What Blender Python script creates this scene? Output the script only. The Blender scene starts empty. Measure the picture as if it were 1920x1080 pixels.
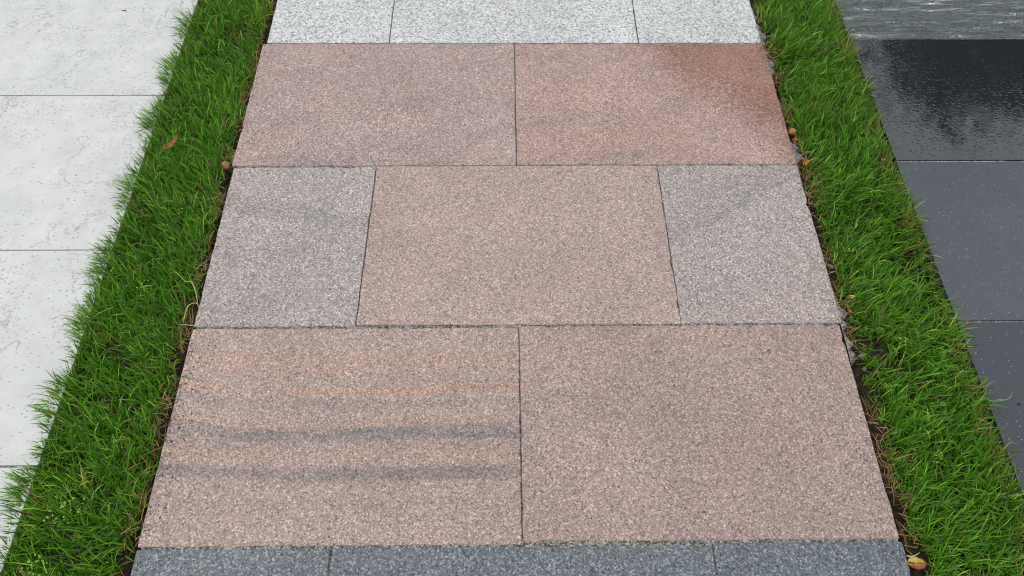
import bpy, bmesh, math, random
import numpy as np
from mathutils import Matrix, Vector

random.seed(7)
rng = np.random.default_rng(11)
scene = bpy.context.scene
C = scene.collection

# ------------------------------------------------------------------ camera
FPX, PITCH, YAW, ROLL = 1489.908, 0.972583, 0.0172158, 0.0104588
CAM = Vector((-0.0258577, -0.3709784, 1.2553847))
cy_, sy_ = math.cos(YAW), math.sin(YAW)
fw = Vector((sy_ * math.cos(PITCH), cy_ * math.cos(PITCH), -math.sin(PITCH)))
rt = Vector((cy_, -sy_, 0.0))
up = rt.cross(fw)
c_, s_ = math.cos(ROLL), math.sin(ROLL)
r2 = c_ * rt + s_ * up
u2 = -s_ * rt + c_ * up
cam_data = bpy.data.cameras.new('camera')
cam = bpy.data.objects.new('camera', cam_data)
C.objects.link(cam)
cam_data.sensor_width = 36.0
cam_data.lens = FPX / 1920 * 36.0
cam_data.clip_start = 0.02
cam_data.clip_end = 500
cam.matrix_world = Matrix(((r2.x, u2.x, -fw.x, CAM.x), (r2.y, u2.y, -fw.y, CAM.y),
                           (r2.z, u2.z, -fw.z, CAM.z), (0, 0, 0, 1)))
scene.camera = cam

# ------------------------------------------------------------------ light
SUN_EL, SUN_AZ = math.radians(58), math.radians(300)      # azimuth clockwise from +Y (north)
world = bpy.data.worlds.new('World')
scene.world = world
world.use_nodes = True
wn, wl = world.node_tree.nodes, world.node_tree.links
for n in list(wn): wn.remove(n)
sky = wn.new('ShaderNodeTexSky')
sky.sky_type = 'NISHITA'
sky.sun_disc = False
sky.sun_elevation = SUN_EL
sky.sun_rotation = SUN_AZ
sky.air_density = 1.0
sky.dust_density = 4.0
sky.ozone_density = 1.5
hs = wn.new('ShaderNodeHueSaturation')
hs.inputs['Saturation'].default_value = 0.42            # overcast: the cloud layer greys the blue
bg = wn.new('ShaderNodeBackground')
bg.inputs['Strength'].default_value = 0.15
wo = wn.new('ShaderNodeOutputWorld')
wl.new(sky.outputs[0], hs.inputs['Color'])
cloud = wn.new('ShaderNodeMix')                        # an even cloud deck veiling the whole sky
cloud.data_type = 'RGBA'
cloud.inputs[0].default_value = 0.72
cloud.inputs[7].default_value = (6.7, 6.85, 7.05, 1)
wl.new(hs.outputs[0], cloud.inputs[6])
wl.new(cloud.outputs[2], bg.inputs['Color'])
wl.new(bg.outputs[0], wo.inputs['Surface'])
sd = bpy.data.lights.new('sun', 'SUN')
sd.energy = 0.7
sd.angle = math.radians(28)
sd.color = (1.0, 0.97, 0.93)
sun = bpy.data.objects.new('sun', sd)
C.objects.link(sun)
sdir = Vector((math.sin(SUN_AZ) * math.cos(SUN_EL), math.cos(SUN_AZ) * math.cos(SUN_EL), math.sin(SUN_EL)))
sun.rotation_euler = (-sdir).to_track_quat('-Z', 'Y').to_euler()
scene.view_settings.view_transform = 'Standard'
scene.view_settings.look = 'None'
scene.view_settings.gamma = 1
scene.view_settings.use_curve_mapping = False
scene.view_settings.exposure = 0.0
scene.cycles.pixel_filter_type = 'BLACKMAN_HARRIS'
scene.cycles.filter_width = 1.05

# ------------------------------------------------------------------ helpers
def at(px, py, z=0.0):
    """world point at height z behind a position of the photograph"""
    d = fw + (px - 960) / FPX * r2 - (py - 540) / FPX * u2
    t = (z - CAM.z) / d.z
    return Vector((CAM.x + t * d.x, CAM.y + t * d.y, z))

def tag(o, label=None, cat=None, group=None, kind=None):
    if label: o['label'] = label
    if cat: o['category'] = cat
    if group: o['group'] = group
    if kind: o['kind'] = kind
    return o

def mesh_obj(name, verts, faces, mat=None, parent=None, loc=(0, 0, 0), smooth=False):
    me = bpy.data.meshes.new(name)
    me.from_pydata([tuple(v) for v in verts], [], faces)
    me.update()
    if smooth:
        me.polygons.foreach_set('use_smooth', [True] * len(me.polygons))
    o = bpy.data.objects.new(name, me)
    C.objects.link(o)
    o.location = loc
    if mat: me.materials.append(mat)
    if parent:
        o.parent = parent
    return o

class NT:
    """tiny node-graph helper"""
    def __init__(self, name):
        self.m = bpy.data.materials.new(name)
        self.m.use_nodes = True
        self.t = self.m.node_tree
        self.n, self.l = self.t.nodes, self.t.links
        self.b = self.n['Principled BSDF']
        self.out = self.n['Material Output']
        tc = self.n.new('ShaderNodeTexCoord')
        self.local = tc.outputs['Object']
        oi = self.n.new('ShaderNodeObjectInfo')
        self.rnd = oi.outputs['Random']
        sc = self.n.new('ShaderNodeMath'); sc.operation = 'MULTIPLY'
        self.l.new(self.rnd, sc.inputs[0]); sc.inputs[1].default_value = 37.0
        cb = self.n.new('ShaderNodeCombineXYZ')
        for i in range(3): self.l.new(sc.outputs[0], cb.inputs[i])
        ad = self.n.new('ShaderNodeVectorMath'); ad.operation = 'ADD'
        self.l.new(self.local, ad.inputs[0]); self.l.new(cb.outputs[0], ad.inputs[1])
        self.co = ad.outputs[0]
    def put(self, sock, v):
        if v is None: return
        if hasattr(v, 'links'): self.l.new(v, sock)
        else:
            if isinstance(v, tuple) and len(v) == 3 and sock.type == 'RGBA': v = v + (1,)
            sock.default_value = v
    def math(self, op, a, b=None, c=None, clamp=False):
        n = self.n.new('ShaderNodeMath'); n.operation = op; n.use_clamp = clamp
        self.put(n.inputs[0], a); self.put(n.inputs[1], b); self.put(n.inputs[2], c)
        return n.outputs[0]
    def scale(self, vec, s):
        n = self.n.new('ShaderNodeVectorMath'); n.operation = 'MULTIPLY'
        self.put(n.inputs[0], vec); n.inputs[1].default_value = s
        return n.outputs[0]
    def noise(self, scale, detail=2, rough=0.5, vec=None, dist=0.0):
        n = self.n.new('ShaderNodeTexNoise')
        self.put(n.inputs['Vector'], vec or self.co)
        n.inputs['Scale'].default_value = scale; n.inputs['Detail'].default_value = detail
        n.inputs['Roughness'].default_value = rough; n.inputs['Distortion'].default_value = dist
        return n.outputs['Fac']
    def voro(self, scale, vec=None, feature='F1', rnd=1.0):
        n = self.n.new('ShaderNodeTexVoronoi'); n.feature = feature
        self.put(n.inputs['Vector'], vec or self.co)
        n.inputs['Scale'].default_value = scale; n.inputs['Randomness'].default_value = rnd
        return n
    def ramp(self, fac, stops, interp='LINEAR'):
        n = self.n.new('ShaderNodeValToRGB'); n.color_ramp.interpolation = interp
        e = n.color_ramp.elements
        while len(e) < len(stops): e.new(0.5)
        for i, (p, c) in enumerate(stops):
            e[i].position = p
            e[i].color = (c, c, c, 1) if isinstance(c, (int, float)) else (*c, 1)
        self.put(n.inputs[0], fac)
        return n.outputs[0]
    def mix(self, fac, a, b, mode='MIX'):
        n = self.n.new('ShaderNodeMix'); n.data_type = 'RGBA'; n.blend_type = mode
        n.clamp_factor = True
        self.put(n.inputs[0], fac); self.put(n.inputs[6], a); self.put(n.inputs[7], b)
        return n.outputs[2]
    def range(self, v, a, b, c=0.0, d=1.0):
        n = self.n.new('ShaderNodeMapRange')
        self.put(n.inputs[0], v)
        for i, q in enumerate((a, b, c, d)): n.inputs[i + 1].default_value = q
        return n.outputs[0]
    def bump(self, h, strength=0.3, dist=0.001, normal=None):
        n = self.n.new('ShaderNodeBump')
        self.put(n.inputs['Height'], h); n.inputs['Strength'].default_value = strength
        n.inputs['Distance'].default_value = dist
        if normal: self.l.new(normal, n.inputs['Normal'])
        return n.outputs[0]
    def xyz(self, vec=None):
        n = self.n.new('ShaderNodeSeparateXYZ'); self.put(n.inputs[0], vec or self.local)
        return n.outputs
    def fin(self, color=None, rough=None, normal=None, spec=None):
        self.put(self.b.inputs['Base Color'], color)
        self.put(self.b.inputs['Roughness'], rough)
        if normal: self.l.new(normal, self.b.inputs['Normal'])
        if spec is not None: self.b.inputs['Specular IOR Level'].default_value = spec
        return self.m

# ------------------------------------------------------------------ materials
def granite(name, cols, grain=540.0, tint=None, streak=0.12, streak_scale=(2.5, 16, 1), rough=0.62, contrast=1.0):
    """cols: (dark mica, grey quartz, main feldspar, second feldspar, pale feldspar); tint(nt, color) adds what that one slab shows"""
    t = NT(name)
    v = t.voro(grain)
    sp = t.n.new('ShaderNodeSeparateColor'); t.l.new(v.outputs['Color'], sp.inputs[0])
    v2 = t.voro(grain * 0.66)
    sp2 = t.n.new('ShaderNodeSeparateColor'); t.l.new(v2.outputs['Color'], sp2.inputs[0])
    d, q, m1, m2, p = cols
    r1 = t.ramp(sp.outputs[0], [(0.0, d), (0.15, q), (0.36, m1), (0.64, m2), (0.87, p)], 'CONSTANT')
    r2_ = t.ramp(sp2.outputs[1], [(0.0, d), (0.13, q), (0.40, m2), (0.68, m1), (0.92, p)], 'CONSTANT')
    col = t.mix(0.38, r1, r2_)
    # broad cloudy variation and drawn-out streaks in the stone
    big = t.noise(5.0, 4, 0.6)
    col = t.mix(1.0, col, t.ramp(big, [(0.25, 0.94), (0.75, 1.16)]), 'MULTIPLY')
    st = t.noise(1.0, 4, 0.6, t.scale(t.co, streak_scale))
    col = t.mix(t.range(st, 0.50, 0.75, 0, streak * 3.5), col, t.mix(1.0, col, (0.72, 0.80, 0.90), 'MULTIPLY'))
    warm = t.noise(1.0, 3, 0.6, t.scale(t.co, (3.5, 11, 1)))
    col = t.mix(t.range(warm, 0.52, 0.72, 0, streak * 3.0), col, t.mix(1.0, col, (1.14, 0.97, 0.88), 'MULTIPLY'))
    if tint: col = tint(t, col)
    h = t.math('ADD', t.noise(grain * 1.1, 3, 0.6), t.math('MULTIPLY', t.noise(70, 3), 0.12))
    nrm = t.bump(h, 0.45 * contrast, 0.0012)
    rg = t.range(t.noise(7, 3), 0.3, 0.7, rough - 0.1, rough + 0.1)
    return t.fin(col, rg, nrm, 0.4)

def soft_band(t, y, centre, half):
    y = t.math('ADD', y, t.math('MULTIPLY', t.math('SUBTRACT', t.noise(170, 3, 0.7), 0.5), 0.022))    # the edge runs ragged through the crystals
    d = t.math('ABSOLUTE', t.math('SUBTRACT', y, centre))
    return t.range(d, half, half * 0.45, 0, 1)

PINKS = ((0.105, 0.078, 0.074), (0.268, 0.202, 0.187), (0.415, 0.300, 0.268), (0.370, 0.272, 0.245), (0.74, 0.60, 0.55))
GREYS = ((0.085, 0.077, 0.075), (0.240, 0.216, 0.205), (0.405, 0.348, 0.320), (0.350, 0.306, 0.285), (0.76, 0.675, 0.63))
BEIGE = ((0.115, 0.086, 0.078), (0.285, 0.218, 0.193), (0.425, 0.313, 0.272), (0.380, 0.283, 0.247), (0.74, 0.60, 0.53))
WHITE = ((0.10, 0.105, 0.105), (0.33, 0.335, 0.33), (0.64, 0.65, 0.64), (0.58, 0.59, 0.585), (0.80, 0.80, 0.79))
BLUES = ((0.030, 0.035, 0.040), (0.088, 0.102, 0.116), (0.150, 0.169, 0.186), (0.120, 0.137, 0.152), (0.37, 0.39, 0.405))

def tint_banded(t, col):
    x, y, z = t.xyz()
    wob = t.math('MULTIPLY', t.math('SUBTRACT', t.noise(1.0, 4, 0.6, t.scale(t.co, (6, 14, 1))), 0.5), 0.026)
    sag = t.math('MULTIPLY', t.math('SINE', t.math('MULTIPLY', t.math('ADD', x, 0.33), 7.5)), 0.011)
    yy = t.math('ADD', t.math('ADD', y, wob), t.math('ADD', sag, t.math('MULTIPLY', x, 0.045)))
    along = t.noise(1.0, 3, 0.6, t.scale(t.co, (7, 22, 1)))
    def b(c, h, s): return t.math('MULTIPLY', soft_band(t, yy, c, h), t.range(along, 0.34, 0.56, s * 0.40, s * 1.1))
    grey = t.mix(1.0, col, (0.58, 0.65, 0.72), 'MULTIPLY')
    for c, h, s in ((-0.006, 0.016, 0.90), (-0.026, 0.018, 0.30), (-0.078, 0.016, 0.70), (0.050, 0.014, 0.32), (-0.13, 0.012, 0.20)):
        col = t.mix(b(c, h, s), col, grey)
    col = t.mix(1.0, col, (0.95, 0.95, 0.94), 'MULTIPLY')
    pink = t.mix(1.0, col, (1.15, 0.96, 0.83), 'MULTIPLY')
    for c, h, s in ((0.076, 0.010, 0.75), (0.128, 0.026, 0.42), (-0.047, 0.016, 0.40), (0.012, 0.010, 0.30)):
        col = t.mix(b(c, h, s), col, pink)
    return col

def tint_rust(t, col):
    x, y, z = t.xyz()
    n = t.noise(6, 5, 0.65)
    col = tint_wisps(t, col)
    f = t.math('ADD', t.math('ADD', t.math('MULTIPLY', x, 2.6), t.math('MULTIPLY', y, 2.2)), t.math('MULTIPLY', t.math('SUBTRACT', n, 0.5), 1.1))
    fine = t.math('MULTIPLY', t.math('SUBTRACT', t.noise(110, 3, 0.7), 0.5), 1.4)
    m = t.range(t.math('ADD', f, fine), 0.24, 0.62, 0, 1)
    m = t.math('MULTIPLY', m, t.range(t.noise(11, 4, 0.6), 0.3, 0.6, 0.6, 1.0))
    col = t.mix(0.75, col, t.mix(1.0, col, (1.06, 0.96, 0.91), 'MULTIPLY'))
    return t.mix(m, col, t.mix(1.0, col, (0.69, 0.52, 0.44), 'MULTIPLY'))

def tint_vein(t, col):
    x, y, z = t.xyz()
    w = t.math('MULTIPLY', t.math('SUBTRACT', t.noise(9, 3), 0.5), 0.05)
    ln = t.math('ADD', t.math('SUBTRACT', y, t.math('MULTIPLY', x, 0.62)), w)
    a = soft_band(t, ln, 0.088, 0.011)
    b = soft_band(t, ln, 0.125, 0.05)
    dark = t.mix(1.0, col, (0.60, 0.64, 0.70), 'MULTIPLY')
    col = t.mix(t.math('MULTIPLY', t.math('MULTIPLY', a, t.range(t.noise(28, 4, 0.7), 0.38, 0.6, 0.15, 1)), 0.62), col, dark)
    col = t.mix(t.math('MULTIPLY', b, 0.25), col, dark)
    low = t.range(t.math('SUBTRACT', x, y), 0.05, 0.30, 0, 0.35)
    return t.mix(low, col, t.mix(1.0, col, (1.06, 0.98, 0.95), 'MULTIPLY'))

def tint_vein_left(t, col):
    x, y, z = t.xyz()
    w = t.math('MULTIPLY', t.math('SUBTRACT', t.noise(7, 3), 0.5), 0.06)
    ln = t.math('ADD', t.math('ADD', y, t.math('MULTIPLY', x, 0.25)), w)
    return t.mix(t.math('MULTIPLY', soft_band(t, ln, 0.075, 0.03), 0.40), col, t.mix(1.0, col, (0.66, 0.71, 0.74), 'MULTIPLY'))

def tint_wisps(t, col):
    x, y, z = t.xyz()
    c = t.n.new('ShaderNodeCombineXYZ')
    t.l.new(t.math('ADD', t.math('MULTIPLY', x, 2.5), t.math('MULTIPLY', y, 5.0)), c.inputs[0])
    t.l.new(t.math('SUBTRACT', t.math('MULTIPLY', y, 17.0), t.math('MULTIPLY', x, 6.5)), c.inputs[1])
    w = t.noise(1.0, 5, 0.62, c.outputs[0], 0.5)
    col = t.mix(t.range(w, 0.50, 0.66, 0, 0.55), col, t.mix(1.0, col, (0.74, 0.78, 0.82), 'MULTIPLY'))
    return t.mix(t.range(w, 0.46, 0.34, 0, 0.5), col, t.mix(1.0, col, (1.06, 0.98, 0.94), 'MULTIPLY'))

M = {}
M['pink_a'] = granite('pink_granite', PINKS, tint=tint_wisps)
M['pink_rust'] = granite('rusty_pink_granite', PINKS, tint=tint_rust)
M['beige'] = granite('beige_granite', BEIGE, streak=0.03, grain=560)
M['grey_l'] = granite('mauve_grey_granite_left', GREYS, tint=tint_vein_left)
M['grey_r'] = granite('mauve_grey_granite_right', GREYS, tint=tint_vein)
M['banded'] = granite('banded_pink_granite', BEIGE, tint=tint_banded, streak=0.05, grain=540)
M['pink_b'] = granite('even_pink_granite', BEIGE, streak=0.04, grain=520, tint=lambda t, c: t.mix(1.0, c, (0.90, 0.885, 0.88), 'MULTIPLY'))
M['white'] = granite('white_granite', WHITE, grain=400, streak=0.02)
M['blue'] = granite('blue_grey_granite', BLUES, grain=460, streak=0.02, rough=0.5)

def m_tile():
    t = NT('pale_concrete_look_porcelain')
    a = t.noise(4, 6, 0.62); b = t.noise(22, 5, 0.6)
    col = t.ramp(a, [(0.28, (0.555, 0.565, 0.552)), (0.5, (0.615, 0.625, 0.609)), (0.72, (0.645, 0.650, 0.632))])
    col = t.mix(1.0, col, t.ramp(b, [(0.3, 0.88), (0.7, 1.05)]), 'MULTIPLY')
    warm = t.range(t.noise(3.2, 4, 0.6, t.scale(t.co, (1, 1.2, 1))), 0.54, 0.70, 0, 0.5)
    col = t.mix(warm, col, t.mix(1.0, col, (1.01, 0.975, 0.95), 'MULTIPLY'))
    # pores, gathered in clusters
    v = t.voro(190); clus = t.range(t.noise(6.5, 4, 0.65), 0.42, 0.62, 0.0, 0.44)
    pore = t.math('LESS_THAN', v.outputs['Distance'], clus)
    sep = t.n.new('ShaderNodeSeparateColor'); t.l.new(v.outputs['Color'], sep.inputs[0])
    pore = t.math('MULTIPLY', pore, t.math('GREATER_THAN', sep.outputs[0], 0.55))
    v3 = t.voro(135, t.scale(t.co, (0.7, 1.3, 1)))
    sep3 = t.n.new('ShaderNodeSeparateColor'); t.l.new(v3.outputs['Color'], sep3.inputs[0])
    pore2 = t.math('MULTIPLY', t.math('LESS_THAN', v3.outputs['Distance'], 0.26), t.math('GREATER_THAN', sep3.outputs[1], t.range(t.noise(5, 4, 0.7), 0.35, 0.62, 1.0, 0.45)))
    pits = t.math('MAXIMUM', pore, pore2)
    # fine cracks: level lines of a warped noise, only in places
    cr = t.noise(3.1, 6, 0.62, t.scale(t.co, (1.3, 1.0, 1)), 0.4)
    line = t.range(t.math('ABSOLUTE', t.math('SUBTRACT', cr, 0.5)), 0.0, 0.008, 1, 0)
    line = t.math('MULTIPLY', line, t.range(t.noise(5, 3), 0.44, 0.56, 0, 1))
    smear = t.range(t.noise(1.0, 5, 0.65, t.scale(t.co, (9, 14, 1)), 1.2), 0.50, 0.66, 0, 0.22)
    col = t.mix(smear, col, t.mix(1.0, col, (0.86, 0.865, 0.86), 'MULTIPLY'))
    col = t.mix(t.math('MULTIPLY', line, 0.8), col, (0.33, 0.33, 0.32))
    col = t.mix(t.math('MULTIPLY', pits, t.range(t.noise(120, 2), 0.3, 0.7, 0.25, 0.85)), col, (0.25, 0.25, 0.245))
    h = t.math('SUBTRACT', t.math('MULTIPLY', t.noise(90, 4, 0.7), 0.6), t.math('ADD', pits, t.math('MULTIPLY', line, 0.6)))
    return t.fin(col, t.range(b, 0.3, 0.7, 0.42, 0.62), t.bump(h, 0.5, 0.0008), 0.4)
M['tile'] = m_tile()

def m_gneiss():
    t = NT('streaked_grey_gneiss')
    a = t.noise(1.0, 6, 0.66, t.scale(t.co, (7, 60, 5)))
    b = t.noise(1.0, 5, 0.7, t.scale(t.co, (28, 170, 10)))
    g = t.noise(340, 1, 0.5)
    f = t.math('ADD', t.math('MULTIPLY', a, 0.62), t.math('MULTIPLY', b, 0.38))
    col = t.ramp(f, [(0.40, (0.050, 0.060, 0.058)), (0.54, (0.100, 0.118, 0.115)), (0.595, (0.22, 0.24, 0.235)), (0.65, (0.72, 0.73, 0.72))])
    col = t.mix(1.0, col, t.ramp(g, [(0.40, 0.15), (0.60, 1.85)]), 'MULTIPLY')
    return t.fin(col, 0.5, t.bump(t.math('ADD', g, b), 0.4, 0.001), 0.4)
M['gneiss'] = m_gneiss()

def m_wet():
    """polished black granite under a broken film of rain water"""
    t = NT('wet_polished_black_granite')
    fl = t.voro(420)
    sep = t.n.new('ShaderNodeSeparateColor'); t.l.new(fl.outputs['Color'], sep.inputs[0])
    col = t.mix(t.range(t.noise(260, 3, 0.6), 0.35, 0.7), (0.013, 0.0145, 0.017), (0.030, 0.034, 0.041))
    col = t.mix(t.math('MULTIPLY', t.math('GREATER_THAN', sep.outputs[0], 0.992), 0.10), col, (0.45, 0.45, 0.42))
    x, y, z = t.xyz()
    film = t.noise(1.0, 3, 0.55, t.scale(t.co, (75, 120, 30)), 0.6)
    drops = t.range(t.voro(130, t.scale(t.co, (0.75, 1.15, 1))).outputs['Distance'], 0.12, 0.42, 1, 0)
    swell = t.noise(13, 3, 0.5)
    h = t.math('ADD', t.math('MULTIPLY', film, 0.42), t.math('MULTIPLY', drops, 0.50))
    h = t.math('ADD', h, t.math('MULTIPLY', swell, 0.9))
    n = t.bump(h, 0.17, 0.0008)
    t.b.inputs['IOR'].default_value = 1.9
    patch = t.range(t.noise(9, 5, 0.7), 0.56, 0.66, 0, 0.10)       # where the film has drained the stone is duller
    return t.fin(col, t.math('ADD', 0.012, patch), n, 0.5)
M['wet'] = m_wet()

def m_honed(name, c0, c1, rough):
    t = NT(name)
    a = t.noise(8, 4, 0.6); g = t.noise(420, 2, 0.6)
    col = t.mix(a, c0, c1)
    col = t.mix(1.0, col, t.ramp(g, [(0.35, 0.75), (0.65, 1.3)]), 'MULTIPLY')
    fl = t.voro(330)
    sep = t.n.new('ShaderNodeSeparateColor'); t.l.new(fl.outputs['Color'], sep.inputs[0])
    spot = t.math('MULTIPLY', t.math('GREATER_THAN', sep.outputs[0], 0.975), t.math('LESS_THAN', fl.outputs['Distance'], 0.35))
    col = t.mix(t.math('MULTIPLY', spot, 0.55), col, (0.50, 0.51, 0.50))
    damp = t.range(t.noise(5, 5, 0.7), 0.45, 0.6, 0, 0.5)
    col = t.mix(damp, col, t.mix(1.0, col, (1.22, 1.2, 1.15), 'MULTIPLY'))
    dust = t.range(t.noise(45, 5, 0.75), 0.58, 0.72, 0, 0.30)
    col = t.mix(dust, col, (0.12, 0.125, 0.125))
    return t.fin(col, t.range(t.noise(20, 3), 0.3, 0.7, rough - 0.04, rough + 0.06), t.bump(g, 0.15, 0.0005), 0.75)
M['honed'] = m_honed('honed_dark_basalt', (0.048, 0.056, 0.070), (0.062, 0.072, 0.088), 0.34)
M['honed2'] = m_honed('honed_darker_basalt', (0.027, 0.032, 0.043), (0.038, 0.045, 0.058), 0.30)

def m_sand(name, c0, c1, c2):
    t = NT(name)
    v = t.voro(380)
    sep = t.n.new('ShaderNodeSeparateColor'); t.l.new(v.outputs['Color'], sep.inputs[0])
    col = t.ramp(sep.outputs[0], [(0.0, c0), (0.35, c1), (0.8, c2)], 'CONSTANT')
    col = t.mix(t.range(t.noise(30, 4, 0.7), 0.4, 0.65), col, t.mix(1.0, col, (0.62, 0.60, 0.57), 'MULTIPLY'))
    return t.fin(col, 0.9, t.bump(t.noise(300, 4, 0.7), 0.8, 0.002))
M['sand'] = m_sand('joint_sand', (0.09, 0.085, 0.08), (0.26, 0.245, 0.23), (0.44, 0.415, 0.39))
M['grout'] = m_sand('pale_grout', (0.20, 0.19, 0.175), (0.36, 0.35, 0.33), (0.50, 0.48, 0.46))
M['mortar'] = m_sand('mortar_haunch', (0.12, 0.11, 0.10), (0.24, 0.225, 0.21), (0.38, 0.36, 0.34))
M['grit'] = m_sand('dark_joint', (0.02, 0.02, 0.02), (0.05, 0.05, 0.05), (0.09, 0.09, 0.088))

M['joint'] = m_sand('joint_filling', (0.035, 0.033, 0.031), (0.10, 0.094, 0.088), (0.19, 0.18, 0.168))

def m_soil():
    t = NT('damp_soil')
    a = t.noise(60, 6, 0.7); b = t.noise(380, 4, 0.7)
    col = t.ramp(a, [(0.3, (0.014, 0.009, 0.006)), (0.55, (0.040, 0.023, 0.014)), (0.75, (0.085, 0.052, 0.034))])
    col = t.mix(1.0, col, t.ramp(b, [(0.3, 0.6), (0.7, 1.6)]), 'MULTIPLY')
    return t.fin(col, 0.8, t.bump(t.math('ADD', a, b), 1.0, 0.003), 0.3)
M['soil'] = m_soil()

def m_attr(name, rough=0.5, translucent=0.3, spec=0.35, boost=1.25):
    """colour of each blade comes from its own attribute"""
    t = NT(name)
    at_ = t.n.new('ShaderNodeAttribute'); at_.attribute_name = 'blade_colour'
    t.fin(at_.outputs['Color'], rough, None, spec)
    tr = t.n.new('ShaderNodeBsdfTranslucent')
    bc = t.mix(1.0, at_.outputs['Color'], (boost, boost, boost * 0.6), 'MULTIPLY')
    t.l.new(bc, tr.inputs['Color'])
    mx = t.n.new('ShaderNodeMixShader'); mx.inputs[0].default_value = translucent
    t.l.new(t.b.outputs[0], mx.inputs[1]); t.l.new(tr.outputs[0], mx.inputs[2])
    t.l.new(mx.outputs[0], t.out.inputs['Surface'])
    return t.m
M['grass'] = m_attr('grass_blades', 0.36, 0.30)
M['straw'] = m_attr('dry_straw', 0.7, 0.15, 0.2, 1.0)

def m_plain(name, c0, c1, scale=120, rough=0.6, bump=0.4, stops=(0.35, 0.65)):
    t = NT(name)
    n = t.noise(scale, 4, 0.6)
    return t.fin(t.ramp(n, [(stops[0], c0), (stops[1], c1)]), rough, t.bump(t.noise(scale * 3, 3), bump, 0.0006))

# ------------------------------------------------------------------ ground
gm = NT('lawn_soil')
gcol = gm.ramp(gm.noise(3, 6, 0.7), [(0.35, (0.022, 0.045, 0.008)), (0.65, (0.045, 0.085, 0.014))])
gmat = gm.fin(gcol, 0.9, gm.bump(gm.noise(60, 5, 0.7), 0.8, 0.01))
g = mesh_obj('ground', [(-150, -150, -0.062), (150, -150, -0.062), (150, 150, -0.062), (-150, 150, -0.062)], [(0, 1, 2, 3)], gmat)
tag(g, 'flat ground under the paving and the grass strips', kind='structure')

Y0, Y1 = -0.8, 2.0
def bed(name, x0, x1, z, mat, label, y0=Y0, y1=Y1):
    vs = [(x0, y0, -0.058), (x1, y0, -0.058), (x1, y1, -0.058), (x0, y1, -0.058),
          (x0, y0, z), (x1, y0, z), (x1, y1, z), (x0, y1, z)]
    o = mesh_obj(name, vs, [(4, 5, 6, 7), (0, 1, 5, 4), (1, 2, 6, 5), (2, 3, 7, 6), (3, 0, 4, 7)], mat)
    return tag(o, label, kind='structure')
path = bed('path', -0.594, 0.594, -0.0013, M['sand'], 'granite sample path between the two grass strips')
tiles = bed('tiled_pavement', -2.59, -0.806, -0.0022, M['grout'], 'pavement of pale tiles left of the grass')
dark = bed('dark_pavement', 0.826, 2.04, -0.0060, M['grit'], 'pavement of dark slabs right of the grass')

def slab(name, corners, mat, parent, label=None, thick=0.038, z=0.0, jit=0.0006, bev=0.0010, step=0.011, chips=0, r_corner=0.0015):
    """corners: counter-clockwise world xy. Sawn edge with small irregularities and a fine arris."""
    pts = []
    n = len(corners)
    for i in range(n):
        a = np.array(corners[i], float); b = np.array(corners[(i + 1) % n], float)
        L = np.linalg.norm(b - a); k = max(3, int(L / step))
        nrm = np.array([b[1] - a[1], a[0] - b[0]]) / L
        ts = np.linspace(0, 1, k, endpoint=False)
        j = rng.normal(0, jit, k)
        j = np.convolve(np.r_[j[-1], j, j[0]], [.25, .5, .25], 'valid')
        chip = rng.random(k) < chips
        j = j - chip * rng.uniform(0.0012, 0.0035, k)
        for q, tt in enumerate(ts):
            if q == 0:
                pts.append((a + (b - a) * (r_corner / L), nrm, 0.0))
            else:
                pts.append((a + (b - a) * tt, nrm, j[q]))
        pts.append((b - (b - a) * (r_corner / L), nrm, 0.0))
    cx = float(np.mean([c[0] for c in corners])); cy = float(np.mean([c[1] for c in corners]))
    N = len(pts)
    V = []
    for p, nr, jj in pts: q = p + nr * (jj - bev * rng.uniform(0.6, 1.8)); V.append((q[0] - cx, q[1] - cy, 0.0))
    for p, nr, jj in pts: q = p + nr * jj; V.append((q[0] - cx, q[1] - cy, -bev))
    for p, nr, jj in pts: q = p + nr * (jj * .5 - .0004); V.append((q[0] - cx, q[1] - cy, -thick))
    F = [tuple(range(N))]
    for i in range(N):
        k = (i + 1) % N
        F.append((i, N + i, N + k, k)); F.append((N + i, 2 * N + i, 2 * N + k, N + k))
    o = mesh_obj(name, V, F, mat, parent, (cx, cy, z + rng.uniform(-0.0008, 0.0007)))
    if label: o['label'] = label
    return o

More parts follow.
